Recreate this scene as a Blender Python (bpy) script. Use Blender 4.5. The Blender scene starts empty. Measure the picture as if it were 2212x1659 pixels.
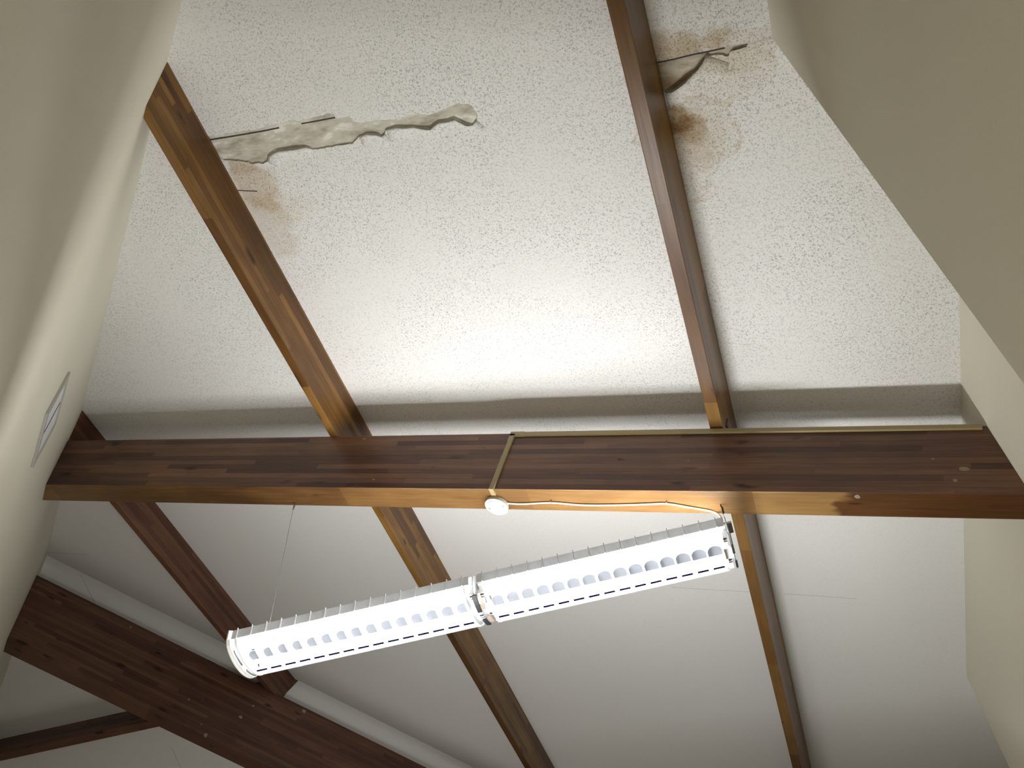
import bpy, bmesh, math, random
from mathutils import Vector, Matrix
random.seed(7)

# ------------------------------------------------------------------ camera
# camera axes (right, down, forward) expressed in world axes; focal length in pixels of a 2212 x 1659 frame
W = Matrix(((0.953745256873509, -0.25245141570989854, -0.16321233929256784),
            (0.2989735775596564, 0.7398845240046134, 0.602648895344251),
            (-0.0313812828365021, -0.6235697024748186, 0.7811376583183021)))
F = 2045.59
EYE = Vector((0.0, 0.0, 1.5))
cam_d = bpy.data.cameras.new('camera')
cam_d.sensor_fit = 'HORIZONTAL'
cam_d.sensor_width = 36.0
cam_d.lens = F / 2212 * 36.0
cam_d.clip_start = 0.02
cam = bpy.data.objects.new('camera', cam_d)
bpy.context.scene.collection.objects.link(cam)
m = Matrix.Identity(4)
for i in range(3):
    m[i][0] = W[i][0]; m[i][1] = -W[i][1]; m[i][2] = -W[i][2]; m[i][3] = EYE[i]
cam.matrix_world = m
bpy.context.scene.camera = cam

# ------------------------------------------------------------------ world, exposure
sc = bpy.context.scene
world = bpy.data.worlds.new('world'); sc.world = world
world.use_nodes = True
world.node_tree.nodes['Background'].inputs[0].default_value = (0.9, 0.95, 1, 1)
world.node_tree.nodes['Background'].inputs[1].default_value = 0.05
sc.view_settings.view_transform = 'Standard'
sc.view_settings.look = 'None'
sc.view_settings.gamma = 1.0
sc.view_settings.use_curve_mapping = False
sc.view_settings.exposure = 0.0

# ------------------------------------------------------------------ lights out of the frame, uplighter and fills
UP_POWER = 75.0       # unseen uplighter under the sloping beam
UP_POS = Vector((-1.08, 3.345, 1.5 + 1.10))
TUBE_STRENGTH = 40.0   # tubes of the pendant
def area(name, loc, size, size_y, power, col, target):
    l = bpy.data.lights.new(name, 'AREA'); l.shape = 'RECTANGLE'
    l.size = size; l.size_y = size_y; l.energy = power; l.color = col
    o = bpy.data.objects.new(name, l); sc.collection.objects.link(o)
    o.location = loc
    o.rotation_euler = (Vector(target) - Vector(loc)).to_track_quat('-Z', 'Y').to_euler()
    return o
area('uplighter_light', UP_POS, 0.9, 0.15, UP_POWER, (.985, 1.0, 1.0), UP_POS + Vector((0, 0, 1)))
# fill lights added outside the frame, one facing up, one down
area('fill_light_far', (-3.6, 8.4, 1.4), 2.2, 2.2, 30, (1, 0.97, 0.93), (-3.6, 8.9, 9))
area('fill_light_near', (-.35, 1.3, 1.75), 0.6, 0.6, 75, (1, 0.96, 0.9), (-.35, 1.3, 0))

# ------------------------------------------------------------------ frame of the roof
T = math.radians(18.957575)
B = Vector((-math.cos(T), 0, math.sin(T)))       # up the slope, along the main beam
R = Vector((0, 1, 0))                            # along the purlins
N = Vector((math.sin(T), 0, math.cos(T)))        # out of the ceiling
H1, H2, H3 = 3.0, 3.411, 3.687                   # beam underside, purlin underside, ceiling (distance from the eye)
HC = 10.95                                       # hip line in plan: y = x + HC
NC = Vector((0, math.sin(T), math.cos(T)))       # normal of the second ceiling slope
RIB0, RIB1 = 3.3615, 3.524                       # main beam sides
WL0, WL1 = Vector((-1.7, .867, 0)), Vector((-5.3, 4.53, 0))   # left wall line in plan
WLN = Vector((-(WL1-WL0).y, (WL1-WL0).x, 0)).normalized()
C45 = math.sqrt(.5)
HIPD = Vector((C45, C45, -math.tan(T)*C45)).normalized()

def ray(px, py):
    return W @ Vector((px - 1106.0, py - 829.5, F))
def at_n(px, py, h):                 # on a plane parallel to the first ceiling slope
    d = ray(px, py); return EYE + d * (h / d.dot(N))
def at_c(px, py, h):                 # on a plane parallel to the second slope
    d = ray(px, py); return EYE + d * ((h + NC.y * HC) / d.dot(NC))
def at_r(px, py, r):                 # on a vertical plane across the room
    d = ray(px, py); return EYE + d * (r / d.y)
def at_wl(px, py):                   # on the left wall
    d = ray(px, py); return EYE + d * (WLN.dot(WL0) / d.dot(WLN))
def brn(b, r, n): return EYE + B * b + R * r + N * n

# ------------------------------------------------------------------ helpers
def link(o): sc.collection.objects.link(o); return o
def mesh_obj(name, bm, mat, parent=None, frame=None, smooth=False):
    """bm is in world coordinates; frame is the object's matrix"""
    if frame is None: frame = Matrix.Identity(4)
    bmesh.ops.recalc_face_normals(bm, faces=bm.faces)
    bm.transform(frame.inverted())
    me = bpy.data.meshes.new(name); bm.to_mesh(me); bm.free()
    if smooth:
        for p in me.polygons: p.use_smooth = True
    me.materials.append(mat)
    o = link(bpy.data.objects.new(name, me))
    o.matrix_world = frame
    if parent:
        o.parent = parent; o.matrix_parent_inverse = parent.matrix_world.inverted()
    return o
def tag(o, label=None, cat=None, group=None, kind=None):
    if label: o['label'] = label
    if cat: o['category'] = cat
    if group: o['group'] = group
    if kind: o['kind'] = kind
    return o
def empty(name, loc, label, cat, group=None):
    o = link(bpy.data.objects.new(name, None)); o.location = loc; o.empty_display_size = .1
    o.matrix_world = Matrix.Translation(loc)
    return tag(o, label, cat, group)
def frame(o, x, y, z):
    mm = Matrix.Identity(4)
    for i in range(3):
        mm[i][0] = x[i]; mm[i][1] = y[i]; mm[i][2] = z[i]; mm[i][3] = o[i]
    return mm
def hexa(bm, pts):
    """8 points: 4 of one end, 4 of the other, same order"""
    v = [bm.verts.new(p) for p in pts]
    fs = [(0,1,2,3),(4,5,6,7),(0,1,5,4),(1,2,6,5),(2,3,7,6),(3,0,4,7)]
    for f in fs: bm.faces.new([v[i] for i in f])
def box(bm, c, sx, sy, sz, x=Vector((1,0,0)), y=Vector((0,1,0)), z=Vector((0,0,1))):
    c = Vector(c); P = []
    for ax in (-1, 1):
        for ay, az in ((-1,-1),(1,-1),(1,1),(-1,1)):
            P.append(c + x*ax*sx/2 + y*ay*sy/2 + z*az*sz/2)
    hexa(bm, P)
def bevel(bm, w, seg=2):
    bmesh.ops.recalc_face_normals(bm, faces=bm.faces)
    es = [e for e in bm.edges if len(e.link_faces) == 2 and e.calc_face_angle(0) > .5]
    bmesh.ops.bevel(bm, geom=es, offset=w, segments=seg, profile=.6, affect='EDGES', clamp_overlap=True)
def prism(bm, poly, d):
    """closed polygon of world points pushed along d"""
    a = [bm.verts.new(p) for p in poly]; b = [bm.verts.new(Vector(p)+d) for p in poly]
    bm.faces.new(a); bm.faces.new(list(reversed(b)))
    n = len(a)
    for i in range(n): bm.faces.new((a[i], a[(i+1)%n], b[(i+1)%n], b[i]))
def cut(bm, co, no):
    """keep the side against no"""
    r = bmesh.ops.bisect_plane(bm, geom=bm.verts[:]+bm.edges[:]+bm.faces[:], plane_co=co, plane_no=no, clear_outer=True)
    ed = [e for e in r['geom_cut'] if isinstance(e, bmesh.types.BMEdge)]
    if ed: bmesh.ops.holes_fill(bm, edges=ed)
def tube(bm, pts, rad, seg=10, cap=True):
    pts = [Vector(p) for p in pts]; rings = []
    up = Vector((0,0,1))
    for i, p in enumerate(pts):
        t = (pts[min(i+1,len(pts)-1)] - pts[max(i-1,0)]).normalized()
        a = t.cross(up if abs(t.dot(up)) < .95 else Vector((1,0,0))).normalized(); b = t.cross(a)
        rr = rad[i] if isinstance(rad, (list, tuple)) else rad
        rings.append([bm.verts.new(p + a*math.cos(2*math.pi*k/seg)*rr + b*math.sin(2*math.pi*k/seg)*rr) for k in range(seg)])
    for i in range(len(rings)-1):
        for k in range(seg):
            bm.faces.new((rings[i][k], rings[i][(k+1)%seg], rings[i+1][(k+1)%seg], rings[i+1][k]))
    if cap: bm.faces.new(rings[0]); bm.faces.new(list(reversed(rings[-1])))
def spline(pts, n=8):
    pts = [Vector(p) for p in pts]; out = []
    for i in range(len(pts)-1):
        p0 = pts[max(i-1,0)]; p1 = pts[i]; p2 = pts[i+1]; p3 = pts[min(i+2,len(pts)-1)]
        for k in range(n):
            t = k/n
            out.append(.5*((2*p1)+(p2-p0)*t+(2*p0-5*p1+4*p2-p3)*t*t+(3*p1-p0-3*p2+p3)*t**3))
    out.append(pts[-1]); return out

# ------------------------------------------------------------------ materials
class NT:
    def __init__(s, name):
        s.m = bpy.data.materials.new(name); s.m.use_nodes = True; s.t = s.m.node_tree
        s.b = s.t.nodes['Principled BSDF']
    def n(s, typ, **kw):
        nd = s.t.nodes.new(typ)
        for k, v in kw.items():
            if k.startswith('i_'): nd.inputs[int(k[2:])].default_value = v
            else: setattr(nd, k, v)
        return nd
    def l(s, a, b): s.t.links.new(a, b)
    def math(s, op, a, b=None, c=None, clamp=False):
        nd = s.n('ShaderNodeMath', operation=op, use_clamp=clamp)
        for i, v in enumerate((a, b, c)):
            if v is None: continue
            if isinstance(v, (int, float)): nd.inputs[i].default_value = v
            else: s.l(v, nd.inputs[i])
        return nd.outputs[0]
    def mix(s, f, a, b, blend='MIX'):
        nd = s.n('ShaderNodeMix', data_type='RGBA', blend_type=blend)
        for i, v in ((0, f), (6, a), (7, b)):
            if isinstance(v, (int, float)): nd.inputs[i].default_value = v
            elif isinstance(v, tuple): nd.inputs[i].default_value = v if len(v) == 4 else (*v, 1)
            else: s.l(v, nd.inputs[i])
        return nd.outputs[2]
    def ss(s, x, a, b):     # smoothstep a..b -> 0..1
        nd = s.n('ShaderNodeMapRange', interpolation_type='SMOOTHSTEP', i_1=a, i_2=b)
        s.l(x, nd.inputs[0]); return nd.outputs[0]
def simple(name, col, rough=.5, metal=0.0, bump=0.0, scale=200, var=0.0, spec=.5):
    q = NT(name); q.b.inputs['Roughness'].default_value = rough; q.b.inputs['Metallic'].default_value = metal
    q.b.inputs['Specular IOR Level'].default_value = spec
    tc = q.n('ShaderNodeTexCoord'); nz = q.n('ShaderNodeTexNoise'); nz.inputs['Scale'].default_value = scale
    nz.inputs['Detail'].default_value = 3
    q.l(tc.outputs['Object'], nz.inputs['Vector'])
    c = q.mix(nz.outputs[0], tuple(x*(1-var) for x in col), tuple(min(1, x*(1+var)) for x in col))
    q.l(c, q.b.inputs['Base Color'])
    if bump:
        bp = q.n('ShaderNodeBump'); bp.inputs['Distance'].default_value = bump
        q.l(nz.outputs[0], bp.inputs['Height']); q.l(bp.outputs[0], q.b.inputs['Normal'])
    return q.m

def wood(name, dark, mid, light, lam=.036, rough=.42, seed=0.0, knots=1.0, stain_from=None):
    """glue-laminated timber: object x runs along the beam, z across the laminations"""
    q = NT(name); tc = q.n('ShaderNodeTexCoord'); sx = q.n('ShaderNodeSeparateXYZ')
    q.l(tc.outputs['Object'], sx.inputs[0]); x, y, z = sx.outputs
    lay = q.math('FLOOR', q.math('DIVIDE', q.math('ADD', z, 5.0 + seed), lam))
    def wn(a, b_):
        cx = q.n('ShaderNodeCombineXYZ'); w = q.n('ShaderNodeTexWhiteNoise', noise_dimensions='3D')
        q.l(a, cx.inputs[0])
        if not isinstance(b_, (int, float)): q.l(b_, cx.inputs[1])
        else: cx.inputs[1].default_value = b_
        cx.inputs[2].default_value = seed
        q.l(cx.outputs[0], w.inputs['Vector']); return w.outputs['Value']
    off = q.math('MULTIPLY', wn(lay, 3.0), 7.0)
    seg = q.math('FLOOR', q.math('DIVIDE', q.math('ADD', x, off), 1.15))
    tone = wn(lay, seg)
    def stretched(sxx, syy, szz, sc_, det, dist=0.0, shift=True):
        mp = q.n('ShaderNodeMapping'); mp.inputs['Scale'].default_value = (sxx, syy, szz)
        q.l(tc.outputs['Object'], mp.inputs['Vector'])
        if shift:
            cb = q.n('ShaderNodeCombineXYZ'); q.l(q.math('MULTIPLY', tone, 40.0), cb.inputs[0]); q.l(q.math('MULTIPLY', tone, 17.0), cb.inputs[1])
            q.l(cb.outputs[0], mp.inputs['Location'])
        nz = q.n('ShaderNodeTexNoise'); nz.inputs['Scale'].default_value = sc_; nz.inputs['Detail'].default_value = det
        nz.inputs['Distortion'].default_value = dist
        q.l(mp.outputs[0], nz.inputs['Vector']); return nz.outputs[0], mp
    g1, _ = stretched(1.0, 22, 22, 3.2, 5, .6)
    g2, _ = stretched(2.0, 60, 60, 6, 3)
    blot, _ = stretched(1.0, 2.4, 2.4, 2.6, 3, .3, False)
    v = q.math('ADD', q.math('MULTIPLY', tone, .50), q.math('MULTIPLY', g1, .55))
    v = q.math('ADD', v, q.math('MULTIPLY', g2, .16))
    v = q.math('ADD', v, q.math('MULTIPLY', blot, .55))
    v = q.math('SUBTRACT', v, .38)
    cr = q.n('ShaderNodeValToRGB'); q.l(v, cr.inputs[0])
    e = cr.color_ramp.elements; e[0].position = .12; e[0].color = (*dark, 1); e[1].position = .88; e[1].color = (*light, 1)
    mm = e.new(.5); mm.color = (*mid, 1)
    # knots
    mp = q.n('ShaderNodeMapping'); mp.inputs['Scale'].default_value = (3.8, 12, 12); mp.inputs['Location'].default_value = (seed*3.1, seed, seed*1.7)
    q.l(tc.outputs['Object'], mp.inputs['Vector'])
    nz = q.n('ShaderNodeTexNoise'); nz.inputs['Scale'].default_value = 3.0
    q.l(mp.outputs[0], nz.inputs['Vector'])
    va = q.n('ShaderNodeVectorMath', operation='MULTIPLY_ADD'); q.l(nz.outputs['Color'], va.inputs[0]); va.inputs[1].default_value = (.35,)*3; q.l(mp.outputs[0], va.inputs[2])
    vo = q.n('ShaderNodeTexVoronoi'); vo.inputs['Scale'].default_value = 1.0; q.l(va.outputs[0], vo.inputs['Vector'])
    sp = q.n('ShaderNodeSeparateColor'); q.l(vo.outputs['Color'], sp.inputs[0])
    size = q.math('MULTIPLY', q.ss(sp.outputs[0], .30, 1.0), .25 * knots)
    kn = q.math('SUBTRACT', 1.0, q.ss(q.math('DIVIDE', vo.outputs['Distance'], q.math('ADD', size, .0001)), .35, 1.25))
    kn = q.math('MULTIPLY', kn, q.math('GREATER_THAN', size, .02))
    kc = tuple(c*.28 for c in dark)
    col = q.mix(q.math('MULTIPLY', kn, .82), cr.outputs[0], kc)
    # glue lines
    fr = q.math('FRACT', q.math('DIVIDE', q.math('ADD', z, 5.0 + seed), lam))
    gl = q.math('SUBTRACT', 1.0, q.ss(q.math('ABSOLUTE', q.math('SUBTRACT', fr, .5)), .44, .5))
    col = q.mix(q.math('MULTIPLY', q.math('SUBTRACT', 1.0, gl), .45), col, tuple(c*.5 for c in dark))
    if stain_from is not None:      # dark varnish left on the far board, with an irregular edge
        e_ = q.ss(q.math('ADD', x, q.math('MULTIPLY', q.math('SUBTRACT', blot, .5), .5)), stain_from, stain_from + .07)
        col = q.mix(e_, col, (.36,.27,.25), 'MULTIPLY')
    q.l(col, q.b.inputs['Base Color'])
    q.b.inputs['Roughness'].default_value = rough
    q.b.inputs['Specular IOR Level'].default_value = .35
    bp = q.n('ShaderNodeBump'); bp.inputs['Distance'].default_value = .0008; bp.inputs['Strength'].default_value = .5
    q.l(g1, bp.inputs['Height']); q.l(bp.outputs[0], q.b.inputs['Normal'])
    return q.m

def popcorn(name, col, stains=(), smooth=False):
    """sprayed ceiling texture with pits; stains = (x, y, radius, ring, strength) in object coordinates"""
    q = NT(name); tc = q.n('ShaderNodeTexCoord')
    def noise(sc_, det, dist=0.0, rough=.5):
        nz = q.n('ShaderNodeTexNoise'); nz.inputs['Scale'].default_value = sc_; nz.inputs['Detail'].default_value = det
        nz.inputs['Distortion'].default_value = dist; nz.inputs['Roughness'].default_value = rough
        q.l(tc.outputs['Object'], nz.inputs['Vector']); return nz
    n1 = noise(116, 2, 1.1); n2 = noise(230, 2, .3); n3 = noise(2.2, 3)
    pits = q.math('SUBTRACT', 1.0, q.ss(n1.outputs[0], .37, .44))
    amount = q.math('ADD', q.math('MULTIPLY', q.ss(n3.outputs[0], .35, .6), .5), .5)
    sxy = q.n('ShaderNodeSeparateXYZ'); q.l(tc.outputs['Object'], sxy.inputs[0])
    far = q.math('SUBTRACT', 1.0, q.math('MULTIPLY', q.ss(sxy.outputs[1], -50 if smooth else 2.4, -40 if smooth else 4.6), .8))
    pits = q.math('MULTIPLY', q.math('MULTIPLY', pits, amount), far)
    h = q.math('ADD', q.math('MULTIPLY', n1.outputs[0], .8), q.math('MULTIPLY', n2.outputs[0], .35))
    h = q.math('SUBTRACT', h, q.math('MULTIPLY', pits, .5))
    bp = q.n('ShaderNodeBump'); bp.inputs['Distance'].default_value = .006; bp.inputs['Strength'].default_value = .55
    q.l(q.math('MULTIPLY', h, far), bp.inputs['Height']); q.l(bp.outputs[0], q.b.inputs['Normal'])
    c = q.mix(n3.outputs[0], tuple(k*.96 for k in col), col)
    c = q.mix(q.math('MULTIPLY', pits, .62), c, tuple(k*.36 for k in col))  # shade of the pits painted into the colour
    if stains:
        w1 = noise(5.5, 4, .4, .6); w2 = noise(28, 4, .2, .7)
        for (sx_, sy_, ax, ay, ring, st, tint) in stains:
            dx = q.math('DIVIDE', q.math('SUBTRACT', sxy.outputs[0], sx_), ax)
            dy = q.math('DIVIDE', q.math('SUBTRACT', sxy.outputs[1], sy_), ay)
            d = q.math('SQRT', q.math('ADD', q.math('MULTIPLY', dx, dx), q.math('MULTIPLY', dy, dy)))
            d = q.math('ADD', d, q.math('MULTIPLY', q.math('SUBTRACT', w1.outputs[0], .5), 1.6))
            inside = q.math('SUBTRACT', 1.0, q.ss(d, .55, 1.02))
            if ring:
                rg = q.math('SUBTRACT', 1.0, q.ss(q.math('ABSOLUTE', q.math('SUBTRACT', d, .95)), 0.0, .09))
                a = q.math('ADD', q.math('MULTIPLY', inside, .42), q.math('MULTIPLY', rg, .5), clamp=True)
            else: a = inside
            a = q.math('MULTIPLY', a, q.math('ADD', .45, q.math('MULTIPLY', w2.outputs[0], .9)))
            c = q.mix(q.math('MULTIPLY', a, st, clamp=True), c, tint, 'MULTIPLY')
    q.l(c, q.b.inputs['Base Color']); q.b.inputs['Roughness'].default_value = .9
    q.b.inputs['Specular IOR Level'].default_value = .15
    return q.m

def board(name):
    q = NT(name); tc = q.n('ShaderNodeTexCoord')
    mp = q.n('ShaderNodeMapping'); mp.inputs['Scale'].default_value = (1, 2.6, 1); mp.inputs['Rotation'].default_value = (0,0,0)
    q.l(tc.outputs['Object'], mp.inputs['Vector'])
    a = q.n('ShaderNodeTexNoise'); a.inputs['Scale'].default_value = 6; a.inputs['Detail'].default_value = 5; a.inputs['Roughness'].default_value = .65
    q.l(mp.outputs[0], a.inputs['Vector'])
    cr = q.n('ShaderNodeValToRGB'); q.l(a.outputs[0], cr.inputs[0])
    e = cr.color_ramp.elements; e[0].position = .36; e[0].color = (.36,.32,.25,1); e[1].position = .62; e[1].color = (.74,.72,.64,1)
    x = e.new(.5); x.color = (.53,.50,.42,1); x = e.new(.56); x.color = (.57,.54,.46,1)
    sb = q.n('ShaderNodeSeparateXYZ'); q.l(tc.outputs['Object'], sb.inputs[0])
    wet = q.ss(sb.outputs[0], BX, BX + .06)
    a2_ = q.n('ShaderNodeTexNoise'); a2_.inputs['Scale'].default_value = 9; a2_.inputs['Detail'].default_value = 4; a2_.inputs['Distortion'].default_value = 1.2
    q.l(tc.outputs['Object'], a2_.inputs['Vector'])
    wet = q.math('MULTIPLY', wet, q.math('ADD', .45, q.math('MULTIPLY', q.ss(a2_.outputs[0], .4, .62), .55)))
    q.l(q.mix(wet, cr.outputs[0], (.62,.50,.36), 'MULTIPLY'), q.b.inputs['Base Color']); q.b.inputs['Roughness'].default_value = .85
    bp = q.n('ShaderNodeBump'); bp.inputs['Distance'].default_value = .0007
    q.l(a.outputs[0], bp.inputs['Height']); q.l(bp.outputs[0], q.b.inputs['Normal'])
    return q.m

WALL = (.74, .70, .575)
M_wall = simple('cream_wall_paint', WALL, .75, bump=.0012, scale=140, var=.02, spec=.25)
M_floor = simple('pale_carpet', (.42, .40, .37), .95, bump=.003, scale=300, var=.2)
CEIL = (.80, .785, .755)
BROWN = (.46, .33, .16)
FA0 = B * -1; BX = (at_n(1330, 150, H3) - (EYE + N*H3)).dot(FA0)
M_board = board('bare_plasterboard')
M_gap = simple('dark_joint', (.05, .045, .04), .9, var=.2)
M_ridge = simple('joint_ridge', (.55, .53, .49), .9, var=.1)
M_beam = wood('glulam_main', (.052,.022,.016), (.122,.056,.033), (.220,.110,.060), seed=1.3, rough=.40)
M_beam_low = wood('glulam_pale_lamp_glow', (.10,.044,.016), (.205,.106,.034), (.33,.190,.065), lam=.055, seed=2.6, rough=.36, knots=.6, stain_from=-(at_n(1800,1090,H1)-EYE).dot(B))
M_pur1 = wood('glulam_purlin_dark', (.064,.026,.016), (.125,.053,.030), (.20,.093,.050), seed=11.9, rough=.42)
M_pur = wood('glulam_purlin', (.058,.024,.007), (.138,.063,.015), (.26,.136,.034), seed=4.1, rough=.34)
M_pur3 = wood('glulam_purlin_red', (.075,.031,.010), (.150,.072,.019), (.245,.132,.036), lam=.09, seed=8.7, rough=.36, knots=.5)
M_hip = wood('glulam_hip', (.060,.026,.019), (.115,.053,.034), (.18,.090,.052), seed=6.2, rough=.42)
M_white = simple('white_plastic', (.82, .81, .77), .4, var=.02)
M_ivory = simple('ivory_plastic', (.60, .585, .48), .4, var=.02)
M_face = simple('frosted_cover', (.40, .45, .49), .35, var=.03)
M_brass = simple('tan_trunking', (.33, .255, .115), .45, var=.05)
M_steel = simple('grey_steel', (.42, .42, .41), .38, .8, var=.05)
M_dark = simple('black_rubber', (.02, .02, .024), .5, var=.1)
M_copper = simple('pinkish_contact', (.62, .38, .28), .35, .3, var=.1)
M_reflect = simple('white_enamel', (.86, .87, .88), .35, var=.01)
M_blade = simple('louvre_white', (.80, .81, .84), .4, var=.01)
M_chip = simple('pale_plug', (.30, .23, .17), .8, var=.1)
M_vent = simple('vent_frame_grey', (.46, .44, .39), .5, var=.03)
M_pane = simple('vent_pane_white', (.80, .79, .80), .45, var=.03)
def perf():
    q = NT('perforated_steel'); tc = q.n('ShaderNodeTexCoord')
    mp = q.n('ShaderNodeMapping'); mp.inputs['Scale'].default_value = (260, 260, 260)
    q.l(tc.outputs['Object'], mp.inputs['Vector'])
    sx = q.n('ShaderNodeSeparateXYZ'); q.l(mp.outputs[0], sx.inputs[0])
    s = q.math('MULTIPLY', q.math('SINE', q.math('MULTIPLY', sx.outputs[0], 2.2)), q.math('SINE', q.math('MULTIPLY', sx.outputs[2], 2.2)))
    hole = q.math('GREATER_THAN', s, .18)
    q.b.inputs['Base Color'].default_value = (.70, .71, .73, 1); q.b.inputs['Roughness'].default_value = .45
    tl = q.n('ShaderNodeBsdfTranslucent'); tl.inputs[0].default_value = (.8,.8,.85,1); m2 = q.n('ShaderNodeMixShader'); m2.inputs[0].default_value = .10
    q.l(q.b.outputs[0], m2.inputs[1]); q.l(tl.outputs[0], m2.inputs[2])
    tr = q.n('ShaderNodeBsdfTransparent'); mx = q.n('ShaderNodeMixShader')
    q.l(q.math('MULTIPLY', hole, .45), mx.inputs[0]); q.l(m2.outputs[0], mx.inputs[1]); q.l(tr.outputs[0], mx.inputs[2])
    q.l(mx.outputs[0], q.t.nodes['Material Output'].inputs[0])
    return q.m
M_perf = perf()
def perf_fine(frac):
    q = NT('perforated_white_reflector'); q.b.inputs['Base Color'].default_value = (.86,.87,.88,1); q.b.inputs['Roughness'].default_value = .35
    tc = q.n('ShaderNodeTexCoord'); vo = q.n('ShaderNodeTexVoronoi'); vo.inputs['Scale'].default_value = 220; vo.inputs['Randomness'].default_value = 0.0
    q.l(tc.outputs['Object'], vo.inputs['Vector'])
    hole = q.math('ADD', q.math('MULTIPLY', q.ss(vo.outputs['Distance'], .5, .3), .3), frac - .12, clamp=True)
    tr = q.n('ShaderNodeBsdfTransparent'); mx = q.n('ShaderNodeMixShader')
    q.l(hole, mx.inputs[0]); q.l(q.b.outputs[0], mx.inputs[1]); q.l(tr.outputs[0], mx.inputs[2])
    q.l(mx.outputs[0], q.t.nodes['Material Output'].inputs[0]); return q.m
M_refl = perf_fine(.66)
M_plate = simple('satin_grey_louvre', (.21, .215, .235), .5, var=.02)
M_lip = simple('blue_grey_edge', (.006, .006, .022), .9, var=.02, spec=0)
def skin():
    q = NT('opal_skin'); tl = q.n('ShaderNodeBsdfTranslucent'); tl.inputs[0].default_value = (.9,.92,.95,1); mx = q.n('ShaderNodeMixShader'); mx.inputs[0].default_value = .4
    q.b.inputs['Base Color'].default_value = (.86,.87,.88,1); q.b.inputs['Roughness'].default_value = .4
    q.l(q.b.outputs[0], mx.inputs[1]); q.l(tl.outputs[0], mx.inputs[2]); q.l(mx.outputs[0], q.t.nodes['Material Output'].inputs[0]); return q.m
M_skin = skin()
def emis(name, col, st):
    q = NT(name); q.b.inputs['Emission Color'].default_value = (*col, 1); q.b.inputs['Emission Strength'].default_value = st
    q.b.inputs['Base Color'].default_value = (.9,.9,.9,1); return q.m
M_tube = emis('lit_tube', (.92, .97, 1.0), TUBE_STRENGTH)

# ------------------------------------------------------------------ room shell
def czA(x): return 1.5 + (H3 - math.sin(T)*x)/math.cos(T)
def czC(y): return czA(y - HC)
def cz(x, y): return czA(x) if y < x + HC else czC(y)
def wall(name, pts, thick=.12):
    """vertical wall along a plan polyline; thickness to the left of the walking direction"""
    bm = bmesh.new(); n = len(pts); P = [Vector((p[0], p[1])) for p in pts]
    off = []
    for i in range(n):
        d0 = (P[i]-P[i-1]).normalized() if i else (P[1]-P[0]).normalized()
        d1 = (P[i+1]-P[i]).normalized() if i < n-1 else d0
        a = Vector((-d0.y, d0.x)); b_ = Vector((-d1.y, d1.x)); s = a+b_
        off.append(P[i] + s.normalized()*thick/max(.3, s.normalized().dot(a)))
    def ring(i):
        z1 = max(cz(*P[i]), cz(*off[i])) + .02
        return [bm.verts.new((P[i].x,P[i].y,0)), bm.verts.new((off[i].x,off[i].y,0)), bm.verts.new((off[i].x,off[i].y,z1)), bm.verts.new((P[i].x,P[i].y,z1))]
    rs = [ring(i) for i in range(n)]
    for i in range(n-1):
        for k in range(4): bm.faces.new((rs[i][k], rs[i][(k+1)%4], rs[i+1][(k+1)%4], rs[i+1][k]))
    bm.faces.new(rs[0]); bm.faces.new(list(reversed(rs[-1])))
    return tag(mesh_obj(name, bm, M_wall), kind='structure')
wl_dir = (WL1-WL0).normalized()
wl = lambda s: (WL0 + wl_dir*s)
a0 = wl(-1.7); hipS = (HC + WL0.x - WL0.y)/(wl_dir.y - wl_dir.x); a1 = wl(hipS); a2 = wl(12.4)
wall('wall_left', [(a2.x,a2.y),(a1.x,a1.y),(a0.x,a0.y)], -.12)
wall('wall_right', [(.70,-3.0),(.70,1.518),(1.30,1.518),(1.303,5.86),(1.36,6.12),(1.56,7.05),(1.62,7.6),(1.62,12.4)], -.12)
wall('wall_back', [(a0.x,a0.y),(a0.x-.02,-3.0),(.70,-3.0)], -.12)
wall('wall_front', [(1.62,12.4),(a2.x,12.4),(a2.x,a2.y)], .12)
bm = bmesh.new(); box(bm, (-4.5, 4.8, -.05), 14, 16.4, .1); tag(mesh_obj('floor', bm, M_floor), kind='structure')

# ceiling slope one, with the torn places cut through the sprayed layer
def crop(x0, y0, s, pts): return [(x0 + x/s, y0 + y/s) for x, y in pts]
tear1 = crop(400, 180, 3.16, [(120,372),(165,360),(230,345),(320,338),(400,322),(470,318),(560,290),(640,282),(680,262),(745,248),(770,258),(870,232),(950,215),
 (965,204),(990,204),(1015,212),(1025,236),(1070,236),(1125,232),(1160,265),(1200,268),(1290,254),(1400,245),(1500,232),(1510,214),(1600,208),(1650,216),(1720,200),(1760,176),
 (1850,142),(1930,138),(1965,165),(1995,215),(1990,250),(1962,287),(1925,284),(1880,262),(1840,243),(1790,260),(1730,268),(1700,290),(1680,310),(1620,308),(1560,298),
 (1500,302),(1440,300),(1400,312),(1370,318),(1362,345),(1345,365),(1310,348),(1240,345),(1215,358),(1185,365),(1165,390),(1140,415),(1080,422),(1020,430),(940,446),(870,452),
 (845,440),(820,435),(760,444),(700,452),(640,460),(600,480),(570,500),(560,535),(530,552),(505,545),(460,552),(430,538),(380,535),(330,528),(260,525),(225,500),(205,465),(180,430),(150,400)])
tear2 = crop(1280, 0, 3.606, [(470,496),(515,487),(600,468),(680,448),(760,425),(840,412),(892,400),(1000,380),(1100,356),(1200,338),(1218,346),(1160,372),(1100,392),(1078,400),(1062,435),(1040,442),(1010,428),(950,430),(905,436),
 (886,425),(868,470),(830,520),(790,565),(735,615),(680,660),(630,698),(590,714),(560,720),(500,700)])
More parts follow.
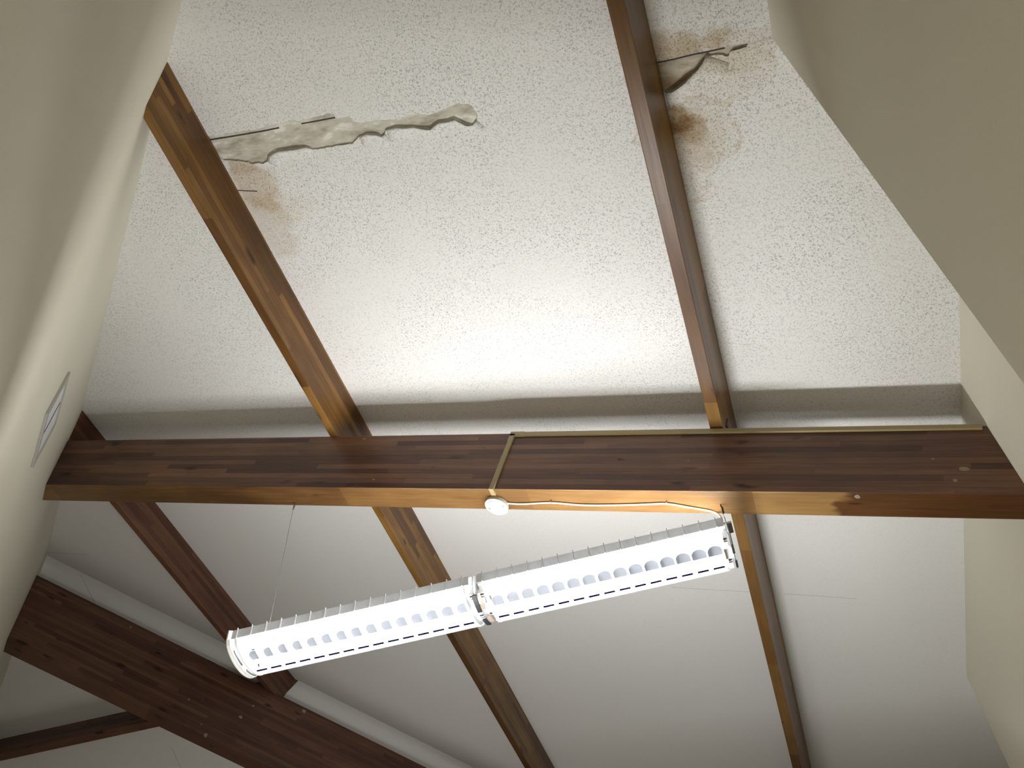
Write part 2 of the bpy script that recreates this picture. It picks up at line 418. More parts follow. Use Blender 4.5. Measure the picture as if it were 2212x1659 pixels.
def ragged(poly, amp=1.3, step=5.0, seed=3):
    rnd = random.Random(seed); out = []
    for i, (x, y) in enumerate(poly):
        x2, y2 = poly[(i+1) % len(poly)]; L = math.hypot(x2-x, y2-y); k = max(1, int(L/step))
        out.append((x, y))
        for j in range(1, k):
            t = j/k; o = rnd.uniform(-amp, amp)
            out.append((x+(x2-x)*t - (y2-y)/L*o, y+(y2-y)*t + (x2-x)/L*o))
    return out
def plan_A(poly): return [at_n(x, y, H3) for x, y in ragged(poly)]
FA = frame(EYE + N*H3, -B, R, -B.cross(R))
if FA.to_3x3().determinant() < 0: FA = frame(EYE + N*H3, -B, R, B.cross(R))
def onA(x, y, h=0.0): return Vector((x, y, czA(x))) + N*h
a2h = (-5.975, 4.975)
outerA = [onA(*p) for p in [(1.85,-3.15),(1.85,1.85+HC),(a2h[0]-.06,a2h[1]-.06),(-.70,-.36),(-.70,-3.15)]]
def sheet_with_holes(outer, holes, nrm, thick, inset=0):
    bm = bmesh.new(); loops = []
    for lp in [outer]+holes:
        v = [bm.verts.new(p) for p in lp]; loops.append(v)
        for i in range(len(v)): bm.edges.new((v[i], v[(i+1)%len(v)]))
    bmesh.ops.triangle_fill(bm, edges=bm.edges[:], normal=nrm, use_beauty=True)
    r = bmesh.ops.extrude_face_region(bm, geom=bm.faces[:])
    bmesh.ops.translate(bm, verts=[g for g in r['geom'] if isinstance(g, bmesh.types.BMVert)], vec=nrm*thick)
    return bm
def la(px, py):
    p = FA.inverted() @ at_n(px, py, H3); return p.x, p.y
def stain(px, py, ax, ay, ring, st, tint=(.62,.47,.26)):
    x, y = la(px, py); return (x, y, ax, ay, ring, st, tint)
S = [stain(545,395,.16,.18,False,.55), stain(585,490,.17,.24,False,.30), stain(610,450,.22,.12,False,.22,(.75,.62,.40)), stain(520,350,.12,.08,False,.4),
     stain(1462,262,.07,.10,False,1.0,(.50,.37,.22)), stain(1478,285,.10,.08,False,.8,(.55,.42,.27)), stain(1490,290,.22,.15,True,.75), stain(1480,345,.13,.20,True,.65),
     stain(1450,110,.28,.10,False,.7,(.55,.42,.22)), stain(1500,165,.32,.13,True,.5,(.7,.57,.36)), stain(1575,125,.25,.07,False,.35,(.72,.60,.38)),
     stain(1600,85,.30,.05,False,.25)]
M_ceil = popcorn('sprayed_ceiling', CEIL, S)
ceilA = mesh_obj('ceiling', sheet_with_holes(outerA, [plan_A(tear1), plan_A(tear2)], N, .009), M_ceil, frame=FA)
tag(ceilA, kind='structure')
bm = bmesh.new(); prism(bm, [onA(x, y, .0095) for x, y in [(1.80,-.5),(1.80,3.2),(-3.2,3.2),(-3.2,2.6),(-1.1,.0),(-.8,-.5)]], N*.02)
tag(mesh_obj('bare_plasterboard', bm, M_board, ceilA, FA), 'bare beige plasterboard showing through the torn ceiling texture')
# open joints in the bare board, as narrow dark slots standing proud of nothing: 4 mm wide strips in the board's face
def slot(parent, pts, w, h, name='board_joint', mat=None, d=.002):
    bm = bmesh.new()
    for (p, q_) in zip(pts[:-1], pts[1:]):
        a = at_n(*p, H3) + N*h; b_ = at_n(*q_, H3) + N*h; t = (b_-a).normalized(); s = N.cross(t).normalized()*w/2
        hexa(bm, [a-s, a+s, a+s+N*d, a-s+N*d, b_-s, b_+s, b_+s+N*d, b_-s+N*d])
    return mesh_obj(name, bm, mat or M_gap, parent, FA)
slot(ceilA, crop(400,180,3.16,[(160,392),(300,370),(420,350),(540,329),(635,309)]), .007, .0078)
slot(ceilA, crop(400,180,3.16,[(788,282),(900,262),(1022,239)]), .006, .0078)
slot(ceilA, crop(1280,0,3.606,[(505,487),(640,460),(780,425),(900,402),(1030,373)]), .006, -.001)
slot(ceilA, crop(1280,0,3.606,[(1090,392),(1140,378),(1202,360)]), .004, -.001)
slot(ceilA, crop(1280,0,3.606,[(1210,345),(1300,322),(1405,300)]), .004, -.0006, 'texture_crack', M_ridge)
slot(ceilA, [(1452,1268.5),(1500,1271.5),(1617,1278.5)], .004, -.0008, 'joint_ridge', M_ridge)
slot(ceilA, [(1692,1282.5),(1760,1287),(1850,1293)], .004, -.0008, 'joint_ridge', M_ridge)
slot(ceilA, [(106,1193),(150,1196),(192,1198)], .005, -.0008, 'joint_ridge', M_ridge)
slot(ceilA, [(788,1546),(806,1554),(825,1563)], .004, -.0008, 'joint_ridge', M_ridge)
slot(ceilA, [(193,1239),(215,1250),(237,1260)], .004, -.0008, 'joint_ridge', M_ridge)
slot(ceilA, [(511,411),(530,412),(556,413)], .005, -.0012, 'texture_crack', M_gap)
# lifted lip of the sprayed layer along the lower side of the tears
def lip(poly_px, w, drop, name='lifted_flake', seed=1):
    rnd = random.Random(seed); bm = bmesh.new(); rows = []
    P = [at_n(x, y, H3) for x, y in poly_px]
    n = len(P)
    for i, p in enumerate(P):
        t = (P[min(i+1,n-1)] - P[max(i-1,0)]).normalized(); out = t.cross(N).normalized()
        if out.y < 0: out = -out
        e = min(1, i/2, (n-1-i)/2); dd = drop*e*rnd.uniform(.5, 1.2); ww = w*rnd.uniform(.8, 1.2)
        pr = []
        for k in range(5):
            u = k/4; q_ = p + out*(ww*u) - N*(.0006 + dd*(1-u)**2)
            pr.append((bm.verts.new(q_), bm.verts.new(q_ + N*(.004*(1-u)+.0003))))
        rows.append(pr)
    for i in range(n-1):
        for k in range(4):
            a, b_ = rows[i], rows[i+1]
            bm.faces.new((a[k][0], a[k+1][0], b_[k+1][0], b_[k][0])); bm.faces.new((a[k][1], b_[k][1], b_[k+1][1], a[k+1][1]))
        bm.faces.new((rows[i][0][0], rows[i+1][0][0], rows[i+1][0][1], rows[i][0][1]))
        bm.faces.new((rows[i][4][1], rows[i+1][4][1], rows[i+1][4][0], rows[i][4][0]))
    for r_ in (rows[0], rows[-1]):
        for k in range(4): bm.faces.new((r_[k][0], r_[k][1], r_[k+1][1], r_[k+1][0]))
    return mesh_obj(name, bm, M_ceil, ceilA, FA, smooth=True)
lip(crop(400,180,3.16,[(1990,250),(1962,287),(1925,284),(1880,262),(1840,243),(1790,260),(1730,268),(1700,290),(1680,310),(1620,308),(1560,298),(1500,302),(1440,300),(1400,312),(1370,318)]), .05, .012, seed=2)
lip(crop(400,180,3.16,[(1362,345),(1345,365),(1310,348),(1240,345),(1215,358),(1185,365)]), .05, .012, seed=3)
lip(crop(400,180,3.16,[(870,452),(845,440),(820,435),(760,444),(700,452),(640,460),(600,480),(570,500),(560,535)]), .06, .014, seed=4)
lip(crop(1280,0,3.606,[(886,425),(868,470),(830,520),(790,565),(735,615),(680,660),(630,698),(590,714),(560,720)]), .09, .03, seed=5)

# ceiling slope two, beyond the hip
FC = frame(EYE + Vector((0,HC,0)) + NC*H3, Vector((1,0,0)), Vector((0,math.cos(T),-math.sin(T))), NC)
def onC(x, y): return Vector((x, y, czC(y)))
bm = bmesh.new(); prism(bm, [onC(*p) for p in [(a2h[0]-.06,a2h[1]-.06),(1.85,1.85+HC),(-11.2,1.85+HC),(-11.2,10.2)]], NC*.02)
M_ceil2 = popcorn('sprayed_ceiling_far', CEIL, smooth=True)
ceilC = tag(mesh_obj('ceiling', bm, M_ceil2, frame=FC), kind='structure')
def slotC(pts, w):
    bm = bmesh.new()
    for (p, q_) in zip(pts[:-1], pts[1:]):
        a = at_c(*p, H3) - NC*.0008; b_ = at_c(*q_, H3) - NC*.0008; t = (b_-a).normalized(); s = NC.cross(t).normalized()*w/2
        hexa(bm, [a-s, a+s, a+s+NC*.002, a-s+NC*.002, b_-s, b_+s, b_+s+NC*.002, b_-s+NC*.002])
    mesh_obj('joint_ridge', bm, M_ridge, ceilC, FC)
slotC([(173.5,1241),(190,1272),(207,1307)], .006)
slotC([(371,1615),(381,1638),(392,1661)], .006)

# ------------------------------------------------------------------ timbers
WLco = EYE.copy(); WLco = Vector((WL0.x, WL0.y, 0))
hip_no = Vector((-1, 1, 0)).normalized(); hip_co = Vector((0, HC, 0))
# main beam
bm = bmesh.new()
prismpts = lambda b, r0, r1, n0, n1: [brn(b,r0,n0), brn(b,r1,n0), brn(b,r1,n1), brn(b,r0,n1)]
b_ = bmesh.new()
hexa(bm, prismpts(-.6, RIB0, RIB1, H1, H2) + prismpts(7.0, RIB0, RIB1, H1, H2))
cut(bm, Vector((1.30,0,0)), Vector((1,0,0)))
sgn = 1 if (Vector((0,0,0)) - WLco).dot(WLN) < 0 else -1
cut(bm, WLco, WLN*sgn)
bevel(bm, .004)
FB = frame(brn(0, (RIB0+RIB1)/2, H1), -B, R, N)
beam = tag(mesh_obj('roof_beam', bm, M_beam, frame=FB), 'long brown laminated beam spanning wall to wall, right above the hanging lamp', 'beam')
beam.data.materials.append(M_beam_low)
for p_ in beam.data.polygons:      # lowest face painted paler, adding lamp glow to its colour
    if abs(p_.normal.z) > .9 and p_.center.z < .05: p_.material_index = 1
def chip(parent, c, t, s, w, h, nrm, F_, name='pale_chip'):
    """irregular flat fleck set on a face"""
    rnd = random.Random(int(w*1e5)); bm = bmesh.new(); P = []
    for k in range(7):
        a = 2*math.pi*k/7; rr = rnd.uniform(.7, 1.1)
        P.append(c + t*math.cos(a)*w/2*rr + s*math.sin(a)*h/2*rr - nrm*.0006)
    prism(bm, P, nrm*.0012); return mesh_obj(name, bm, M_chip, parent, F_)
for (px, py, w, h) in [(2082,1013,.05,.028),(2063,1038,.02,.02),(2015,991,.018,.008),(1852,1073,.03,.03),(1487,995,.012,.006)]:
    if py > 1064: c = at_n(px, py, H1); chip(beam, c, B, R, w, h, N, FB)
    else: c = at_r(px, py, RIB0); chip(beam, c, B, N, w, h, R, FB)
chip(beam, at_r(787,948,RIB0), B, N, .03, .012, R, FB); chip(beam, at_r(807,1036,RIB0), B, N, .02, .012, R, FB)

def purlin(label, bl, bm_, bt, y0, y1, mat, cuts, n0=H2, roll=0.0):
    """bl, bm_: the two lower edges; bt: where the right side meets the ceiling"""
    bm = bmesh.new()
    sec = lambda y: [brn(bl,y,n0), brn(bm_,y,n0), brn(bt,y,H3-.0005), brn(bl+(bt-bm_),y,H3-.0005)]
    hexa(bm, sec(y0)+sec(y1))
    for co, no in cuts: cut(bm, co, no)
    bevel(bm, .0035)
    F_ = frame(brn(bm_, 0, n0), R, B, -R.cross(B) if True else N)
    F_ = frame(brn(bm_, 0, n0), R, -B, N)
    return tag(mesh_obj('roof_purlin', bm, mat, frame=F_), label, 'rafter', 'laminated rafters crossing over the long beam')
wcut = (WLco, WLN*sgn); hcut = (hip_co, hip_no)
p1 = purlin('brown laminated rafter nearest the left wall, ending at the diagonal beam', 5.655, 5.592, 5.618, 2.0, 8.5, M_pur1, [wcut, hcut])
p2 = purlin('middle laminated rafter, crossing beside the torn strip of ceiling', 3.358, 3.302, 3.302, 0.0, 10.5, M_pur, [wcut, hcut])
p3 = purlin('narrow reddish rafter right of the torn strip, with a glossy lit underside', 1.0525, .9860, .9860, -2.9, 12.2, M_pur3, [hcut], n0=H2+.012)
for p, n_ in ((p1,1),(p2,2),(p3,3)): p['group'] = 'laminated rafters crossing over the long beam'
# dark packing under the third rafter where it sits on the beam
bm = bmesh.new(); box(bm, brn(1.015, (RIB0+RIB1)/2, H2+.006), .085, .15, .0115, B, R, N)
mesh_obj('bearing_pad', bm, M_dark, p3, p3.matrix_world)
# knot hole with a rag of bracket on the side of the third rafter
bm = bmesh.new(); c = brn(.984, at_n(1570,917,H2+.1).y, H2+.09); box(bm, c, .006, .05, .018, B, R, N); box(bm, c-R*.02+N*.0, .006, .016, .05, B, R, N); bevel(bm,.001)
mesh_obj('metal_bracket', bm, M_dark, p3, p3.matrix_world)

# rafter of the second slope
def purlinC(label, y_far, y_near, x0, x1):
    bm = bmesh.new()
    def P(x, y, h):    # y measured along the slope plane at height h
        return Vector((x, y, 0)) + Vector((0, 0, 1.5 + (h + NC.y*HC - NC.y*y)/NC.z))
    sec = lambda x: [P(x,y_near[0],H2), P(x,y_far[0],H2), P(x,y_far[1],H3-.0005), P(x,y_near[1],H3-.0005)]
    hexa(bm, sec(x0)+sec(x1)); cut(bm, hip_co, -hip_no); cut(bm, *wcut); bevel(bm, .0035)
    F_ = frame(P(x1, y_near[0], H2), Vector((1,0,0)), Vector((0,math.cos(T),-math.sin(T))), NC)
    return tag(mesh_obj('roof_purlin', bm, M_hip, frame=F_), label, 'rafter')
# near side face: lower edge at y 6.675, meeting the ceiling at y 6.78
pC = purlinC('short dark rafter beyond the diagonal beam, at the lower left', (6.755,6.86), (6.675,6.785), -9.0, -3.5)

# hip beam under the fold between the slopes
E0, E1 = -.082, .098
def hipP(s, e, z): return Vector((-.4 - HC/2, -.4 + HC/2, 0)) + Vector((C45,C45,0))*s + Vector((-C45,C45,0))*e + Vector((0,0,z))
hz = lambda s, zb: zb + 1.5 - .2429*s
ztop = lambda s: 5.61
bm = bmesh.new()
def sec(s):
    zb = hz(s, 4.938); zt = hz(s, 5.625)
    return [hipP(s,E0,zb), hipP(s,E1,zb), hipP(s,E1,zt), hipP(s,E0,zt)]
hexa(bm, sec(-.6)+sec(9.6)); cut(bm, *wcut); bevel(bm, .005)
HX = (hipP(1,0,hz(1,0)) - hipP(0,0,hz(0,0))).normalized(); HY = Vector((-C45,C45,0)); HZ = HX.cross(HY)
FH = frame(hipP(0,E0,hz(0,4.938)), HX, HY, HZ)
hip = tag(mesh_obj('hip_beam', bm, M_hip, frame=FH), 'deep dark laminated beam running diagonally under the ceiling fold at lower left', 'beam')
def at_hip(px, py):
    d = ray(px, py); no = Vector((-C45,C45,0)); co = hipP(0,E0,0); return EYE + d*((co-EYE).dot(no)/d.dot(no))
for (px, py, w, h) in [(444,1588,.032,.05),(520,1549,.035,.035),(408,1511,.02,.018),(547,1525,.02,.02),(435,1564,.014,.014),(283,1355,.02,.02)]:
    chip(hip, at_hip(px,py), HX, HZ, w, h, HY, FH)
bm = bmesh.new(); box(bm, at_hip(656,1537)-HY*.004, .035, .012, .03, HX, HY, HZ); bevel(bm,.002); mesh_obj('timber_plug', bm, M_chip, hip, FH)
bm = bmesh.new(); c = hipP(0,E0+.02,0); q_ = at_hip(456,1431); box(bm, q_+HY*.02+HZ*.006, .08, .04, .014, HX, HY, HZ); bevel(bm,.002)
mesh_obj('metal_plate', bm, M_dark, hip, FH)

# ------------------------------------------------------------------ framed panel on the left wall
c4 = [at_wl(*p) for p in [(148,803),(112,925),(66,1007),(101,885)]]   # top near, top far, bottom far, bottom near
cen = sum(c4, Vector())/4
PX = wl_dir.copy(); PN = WLN * (-sgn)      # into the room
if (Vector((0,0,0))-WLco).dot(PN) < 0: PN = -PN
w_ = ((c4[1]-c4[0]).dot(PX) + (c4[2]-c4[3]).dot(PX))/2; h_ = ((c4[0].z-c4[3].z)+(c4[1].z-c4[2].z))/2
cen -= PN*((cen-WLco).dot(PN))
pan = empty('wall_panel', cen, 'small square grey-framed panel with two white panes, high on the left wall', 'panel')
UZ = Vector((0,0,1))
bm = bmesh.new(); fw = .035
for s in (-1, 1):
    box(bm, cen + PX*s*(w_/2-fw/2) + PN*.007, fw, h_, .012, PX, UZ, PN)
    box(bm, cen + UZ*s*(h_/2-fw/2) + PN*.007, w_-2*fw, fw, .012, PX, UZ, PN)
FP = frame(cen, PX, UZ, PN)
mesh_obj('frame', bm, M_vent, pan, FP)
for s in (-1, 1):
    bm = bmesh.new(); pw = (w_-2*fw)/2 - .006
    box(bm, cen + PX*s*(pw/2+.005) + PN*.004, pw, h_-2*fw, .006, PX, UZ, PN)
    mesh_obj('pane', bm, M_pane, pan, FP)
bm = bmesh.new(); box(bm, cen + PN*.005, .010, h_-2*fw, .008, PX, UZ, PN); mesh_obj('divider_bar', bm, M_dark, pan, FP)

# ------------------------------------------------------------------ cable trunking, junction box, cable
tr = empty('cable_trunking', at_r(1107,941,RIB0), 'thin tan cable trunking along the top of the long beam and down its side', 'cable trunking')
tw, td = .027, .013
pr = at_r(2122,923,RIB0); bR = (pr-EYE).dot(B); bL = (at_r(1106.8,942,RIB0)-EYE).dot(B)
nT = H2 - tw/2 - .001
bm = bmesh.new(); box(bm, brn((bL-.06+bR)/2, RIB0-td/2, nT), bL-.06-bR, td, tw, B, R, N); bevel(bm,.002)
mesh_obj('trunking_run', bm, M_brass, tr)
nB = H1 + .0
bD = bL - .004
bm = bmesh.new(); box(bm, brn(bD, RIB0-td/2, (nT-.05+H1)/2), tw, td, nT-.05-H1, B, R, N); bevel(bm,.002)
mesh_obj('trunking_drop', bm, M_brass, tr)
bm = bmesh.new()   # elbow
box(bm, brn(bD-.028, RIB0-td/2-.0005, nT), .085, td+.001, tw+.002, B, R, N); box(bm, brn(bD, RIB0-td/2-.0005, nT-.03), tw+.002, td+.001, .055, B, R, N)
mesh_obj('elbow', bm, M_brass, tr)
cb = at_n(1075.5,1087.5,H1); rb = cb.y
bm = bmesh.new(); box(bm, brn(bD, RIB0+.012, H1-td/2-.0005), tw, .05, td, B, R, N); box(bm, brn(bD, RIB0-td/2-.0005, H1-.004), tw, td+.001, .018, B, R, N); bevel(bm,.0015)
mesh_obj('trunking_end', bm, M_brass, tr)
# junction box
bc = (cb-EYE).dot(B)
jb = empty('junction_box', brn(bc, rb, H1), 'round cream junction box under the long beam at the foot of the trunking', 'junction box')
def disc(bm, c, r0, r1, z0, z1, seg=40):
    ring = lambda r, z: [bm.verts.new(c + B*math.cos(2*math.pi*k/seg)*r + R*math.sin(2*math.pi*k/seg)*r - N*z) for k in range(seg)]
    a = ring(r0, z0); b2 = ring(r1, z1)
    for k in range(seg): bm.faces.new((a[k], a[(k+1)%seg], b2[(k+1)%seg], b2[k]))
    bm.faces.new(a); bm.faces.new(list(reversed(b2)))
jc = brn(bc, rb, H1-.0005)
bm = bmesh.new(); disc(bm, jc, .062, .066, 0, .026); bevel(bm, .004, 3); mesh_obj('base', bm, M_ivory, jb, smooth=False)
bm = bmesh.new(); disc(bm, jc, .054, .052, .0262, .029); mesh_obj('cover', bm, M_face, jb)
for s in (-1, 1):
    bm = bmesh.new(); disc(bm, jc + B*s*.043 + R*.01*s, .004, .0035, .0285, .031, 12); mesh_obj('screw', bm, M_steel, jb)
# white flex
LX0, LX1, LY, LZ = -2.425, .068, 3.482, 1.5 + 2.905      # lamp ends, centre, rim height
h0 = H1 - .007
pts = [at_n(1094,1087,h0), at_n(1130,1088.5,h0), at_n(1190,1086,h0), at_n(1260,1091,h0), at_n(1330,1091,h0), at_n(1400,1089,h0), at_n(1440,1088,h0), at_n(1490,1096,h0), at_n(1530,1103,h0), at_n(1548,1109,h0),
       at_r(1557,1117,3.50), at_r(1560,1127,3.48), Vector((.045,3.475,LZ+.115))]
bm = bmesh.new(); tube(bm, spline(pts), .005, 10)
flex = tag(mesh_obj('power_cable', bm, M_white, smooth=True), 'white power cable clipped under the long beam from junction box to lamp', 'cable')
for px, py in ((1190,1086),(1440,1088)):
    c = at_n(px, py, H1-.0125)
    bm = bmesh.new(); box(bm, c, .006, .020, .0015, B, R, N)
    for s in (-1,1): box(bm, c+R*s*.009+N*.006, .006, .002, .013, B, R, N)
    mesh_obj('cable_clip', bm, M_steel, flex)

# ------------------------------------------------------------------ pendant lamp
lamp = empty('pendant_lamp', Vector(((LX0+LX1)/2, LY, LZ)), 'long twin fluorescent pendant lamp with white louvres, lit, hanging from the long beam', 'lamp')
HWD = .150; SAG = .062      # half width, depth of the curved underside below the rim
def arc(u, hw=HWD, sag=SAG):      # u -1..1 -> (y, z) on the curved underside
    return (hw*u, -sag*(1-u*u)**.6)
XF = Matrix.Translation((0, LY, LZ))
def LP(x, y, z): return Vector((x, LY+y, LZ+z))
def strip(bm, x0, x1, prof, th=.0015):
    """profile (y,z) list swept along x with a thickness"""
    n = len(prof); A = []
    for x in (x0, x1):
        top = [bm.verts.new(LP(x, y, z)) for y, z in prof]
        bot = []
        for i, (y, z) in enumerate(prof):
            a = prof[max(i-1,0)]; b2 = prof[min(i+1,n-1)]; dy, dz = b2[0]-a[0], b2[1]-a[1]; L = math.hypot(dy, dz)
            bot.append(bm.verts.new(LP(x, y - dz/L*th, z + dy/L*th)))
        A.append((top, bot))
    (t0, b0), (t1, b1) = A
    for i in range(n-1):
        bm.faces.new((t0[i], t0[i+1], t1[i+1], t1[i])); bm.faces.new((b0[i], b1[i], b1[i+1], b0[i+1]))
        bm.faces.new((t0[i], b0[i], b0[i+1], t0[i+1])); bm.faces.new((t1[i], t1[i+1], b1[i+1], b1[i]))
    bm.faces.new((t0[0], t1[0], b1[0], b0[0])); bm.faces.new((t0[-1], b0[-1], b1[-1], t1[-1]))
SECT = [(-2.372, -1.195), (-1.095, .022)]
PH = .052    # height of the perforated side
for (x0, x1) in SECT:
    # white perforated reflector over each tube
    for s in (-1, 1):
        bm = bmesh.new()
        prof = [(s*.0005, .040), (s*.018, .052), (s*.035, .078), (s*.070, .092), (s*.110, .080), (s*.138, .040), (s*.148, .004)]
        if s < 0: prof = prof[::-1]
        strip(bm, x0-.03, x1+.03, prof); mesh_obj('reflector', bm, M_refl, lamp)
    bm = bmesh.new(); strip(bm, x0-.03, x1+.03, [(-.151, PH), (-.152, .0)], .0012); mesh_obj('perforated_side', bm, M_perf, lamp)
    bm = bmesh.new(); strip(bm, x0-.03, x1+.03, [(.152, .0), (.151, PH)], .0012); mesh_obj('perforated_side', bm, M_perf, lamp)
    # tubes
    for y in (-.072, .078):
        bm = bmesh.new(); tube(bm, [LP(x0-.005, y, .020), LP(x1+.005, y, .020)], .013, 16); mesh_obj('fluorescent_tube', bm, M_tube, lamp, smooth=True)
    bm = bmesh.new(); strip(bm, x0-.01, x1+.01, [arc(.74+.26*k/6, HWD+.002, SAG+.002) for k in range(7)], .002); mesh_obj('lower_skin', bm, M_skin, lamp)
    # louvre blades with a curved lower edge, and between them the arched centre plates and the thin far lip
    nb = 16
    xs = [x0 + (x1-x0)*k/(nb-1) for k in range(nb)]
    for x in xs:
        bm = bmesh.new(); P = []
        M_ = 14
        low = [arc(-1+2*k/M_) for k in range(M_+1)]
        up = [(y, z + .030 + .012*(1-(y/HWD)**2)) for y, z in low]
        poly = [LP(x-.002, y, z) for y, z in low] + [LP(x-.002, y, z) for y, z in reversed(up)]
        # quads between the lower and the upper curve
        for dx in (0,):
            a = [bm.verts.new(LP(x-.002, y, z)) for y, z in low]; b2 = [bm.verts.new(LP(x-.002, y, z)) for y, z in up]
            c_ = [bm.verts.new(LP(x+.002, y, z)) for y, z in low]; d_ = [bm.verts.new(LP(x+.002, y, z)) for y, z in up]
            for k in range(M_):
                bm.faces.new((a[k],a[k+1],b2[k+1],b2[k])); bm.faces.new((c_[k],d_[k],d_[k+1],c_[k+1]))
                bm.faces.new((a[k],c_[k],c_[k+1],a[k+1])); bm.faces.new((b2[k],b2[k+1],d_[k+1],d_[k]))
            bm.faces.new((a[0],b2[0],d_[0],c_[0])); bm.faces.new((a[-1],c_[-1],d_[-1],b2[-1]))
        # rib outside the perforated side
        box(bm, LP(x, -.1555, PH*.5+.002), .004, .008, PH+.006)
        mesh_obj('louvre_blade', bm, M_blade, lamp)
    for xa, xb in zip(xs[:-1], xs[1:]):
        bm = bmesh.new(); K = 8; w0 = xb-xa-.007; top = []; base = []
        for k in range(K+1):
            t = k/K; x = xa+.0035 + w0*t
            top.append((x, -.018 - .030*math.sin(math.pi*t)**.6)); base.append((x, .022))
        v1 = [bm.verts.new(LP(x, y, -.013)) for x, y in top]; v2 = [bm.verts.new(LP(x, y, -.014)) for x, y in base]
        u1 = [bm.verts.new(LP(x, y, -.010)) for x, y in top]; u2 = [bm.verts.new(LP(x, y, -.011)) for x, y in base]
        for k in range(K):
            bm.faces.new((v1[k],v1[k+1],v2[k+1],v2[k])); bm.faces.new((u1[k],u2[k],u2[k+1],u1[k+1]))
            bm.faces.new((v1[k],u1[k],u1[k+1],v1[k+1])); bm.faces.new((v2[k],v2[k+1],u2[k+1],u2[k]))
        bm.faces.new((v1[0],v2[0],u2[0],u1[0])); bm.faces.new((v1[-1],u1[-1],u2[-1],v2[-1]))
        mesh_obj('centre_plate', bm, M_plate, lamp)
        bm = bmesh.new(); box(bm, LP((xa+xb)/2, .066, -.050), xb-xa-.022, .011, .003); mesh_obj('louvre_lip', bm, M_lip, lamp)
# area lights added above the reflectors to boost the pendant's upward light
for (x0, x1) in SECT:
    o = area('pendant_uplight', LP((x0+x1)/2, 0, .100), x1-x0, .09, 3.6, (1.0, .99, .96), LP((x0+x1)/2, 0, 5)); o.data.spread = math.radians(110)
# curved end caps and the joint in the middle
def capprof(hw, sag, n=20): return [arc(-1+2*k/n, hw, sag) for k in range(n+1)]
def endcap(x, th, name, mat, hw=.156, sag=.075, top=.055, infill=True):
    bm = bmesh.new(); prof = capprof(hw, sag); P = [LP(x, y, z) for y, z in prof] + [LP(x, hw, top), LP(x, .10, top+.035), LP(x, -.10, top+.035), LP(x, -hw, top)]
    prism(bm, P, Vector((th,0,0))); return mesh_obj(name, bm, mat, lamp)
def band(x0, x1, mat, name, hw=.155, sag=.070, th=.003):
    bm = bmesh.new(); strip(bm, x0, x1, capprof(hw, sag), th); return mesh_obj(name, bm, mat, lamp)
endcap(LX0, .006, 'end_cap', M_white)
band(LX0+.006, LX0+.018, M_white, 'cap_rim')
endcap(LX1-.004, .004, 'end_cap', M_steel, hw=.154, sag=.050, top=.05)
endcap(-1.1465, .003, 'joint_plate', M_steel, hw=.152, sag=.055, top=.05)
band(-1.205, -1.197, M_blade, 'louvre_end', sag=.066); band(-1.097, -1.089, M_blade, 'louvre_end', sag=.066)
band(-2.380, -2.370, M_blade, 'louvre_end', sag=.066)
for xc, wd in ((-1.1725,.046), (-1.120,.046), (.043,.036), (-2.393,.034)):
    bm = bmesh.new(); strip(bm, xc-wd/2, xc+wd/2, [(-.030,-.030), (.036,-.036)], .002); mesh_obj('joint_tray', bm, M_white, lamp)
    for y in (-.072, .078):      # lampholders
        bm = bmesh.new(); box(bm, LP(xc, y, .012), wd*.55, .034, .05); box(bm, LP(xc, y, .045), wd*.8, .05, .02); bevel(bm, .003)
        mesh_obj('lampholder', bm, M_white, lamp)
        for s in (-1, 1):
            bm = bmesh.new(); box(bm, LP(xc, y+s*.009, -.0145), wd*.4, .008, .004); mesh_obj('contact', bm, M_dark if s < 0 else M_steel, lamp)
def clip(x, y0, y1, zc, wd=.018, mat=M_dark, name='coupling_clip'):
    bm = bmesh.new(); n = 6; prof = []
    for k in range(n+1):
        y = y0+(y1-y0)*k/n; prof.append((y, arc(y/.155, .155, .068)[1] - .002 - zc))
    strip(bm, x-wd/2, x+wd/2, prof, .010); bevel(bm, .0015, 1); mesh_obj(name, bm, mat, lamp)
clip(-1.150, -.118, -.018, .0, .022); clip(-1.150, .045, .125, .0, .020)
clip(-1.128, -.115, -.020, -.012, .012, M_copper, 'contact_strip'); clip(-1.128, .048, .120, -.012, .010, M_copper, 'contact_strip')
clip(.067, -.125, -.010, -.018, .010); clip(.067, .045, .125, -.014, .010)
clip(LX0+.028, -.112, -.015, -.004, .007, M_steel, 'end_spring'); clip(LX0+.028, .030, .125, -.004, .007, M_steel, 'end_spring')
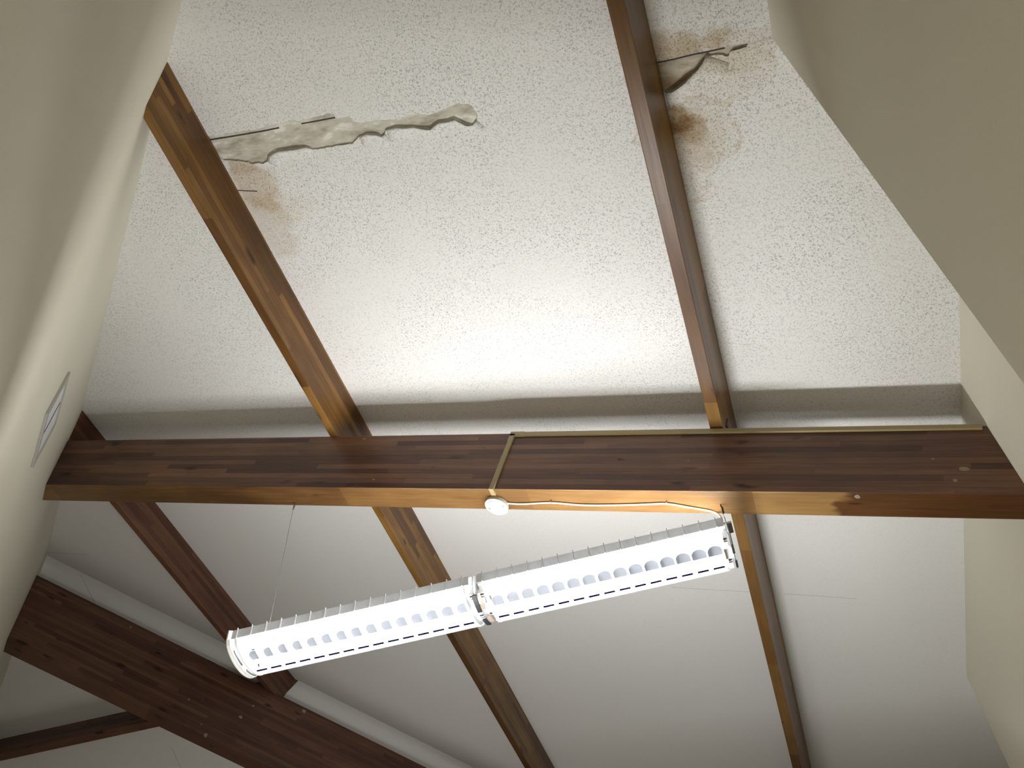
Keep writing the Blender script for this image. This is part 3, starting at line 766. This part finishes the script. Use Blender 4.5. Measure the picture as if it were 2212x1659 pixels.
# suspension cables and their hooks
ca = at_n(636,1085.8,H1); cb2 = at_n(1556.5,1090,H1)
for c, zt in ((ca, .10), (cb2, .10)):
    bm = bmesh.new(); tube(bm, [Vector((c.x, c.y, LZ+zt-.005)), Vector((c.x, c.y, c.z-.02))], .001, 6); mesh_obj('suspension_cable', bm, M_steel, lamp, smooth=True)
    bm = bmesh.new(); box(bm, Vector((c.x, c.y, LZ+.094)), .05, .07, .012); mesh_obj('hanger_bracket', bm, M_steel, lamp)
    bm = bmesh.new(); tube(bm, [c + Vector((0,0,.004)), c - Vector((0,0,.012)), c + Vector((.004,0,-.02)), c + Vector((.002,0,-.055)), c + Vector((0,0,-.062))], [.003,.003,.005,.005,.002], 8)
    mesh_obj('cable_hook', bm, M_steel if c is ca else M_dark, lamp, smooth=True)

# ------------------------------------------------------------------ uplighter inferred from the beam's shadow; trough and pole added, trough shaping its light
ul = empty('unseen_uplighter', Vector((UP_POS.x, UP_POS.y, 0)), 'unseen uplighter below the hanging lamp, with an added trough shaping its light and an added pole', 'unseen light')
bm = bmesh.new(); hx, hy, hd = .70, .36, .42
for s in (-1, 1):
    box(bm, UP_POS + Vector((s*hx, .01, hd/2-.03)), .012, 2*hy+.02, hd+.06)
box(bm, UP_POS + Vector((0, -hy, hd/2-.03)), 2*hx, .012, hd+.06); box(bm, UP_POS + Vector((0, hy+.02, .12)), 2*hx, .012, .30)
box(bm, UP_POS + Vector((0,.01,-.06)), 2*hx, 2*hy+.02, .012)
box(bm, UP_POS + Vector((-hx, .07, hd+.12)), .012, 2*hy+.14, .24)  # taller end added to keep light off the left wall
mesh_obj('trough', bm, M_dark, ul)
bm = bmesh.new(); tube(bm, [Vector((UP_POS.x,UP_POS.y,.02)), UP_POS-Vector((0,0,.06))], .025, 14); mesh_obj('pole', bm, M_dark, ul)
bm = bmesh.new(); tube(bm, [Vector((UP_POS.x,UP_POS.y,0)), Vector((UP_POS.x,UP_POS.y,.02))], .25, 32); mesh_obj('base', bm, M_dark, ul)
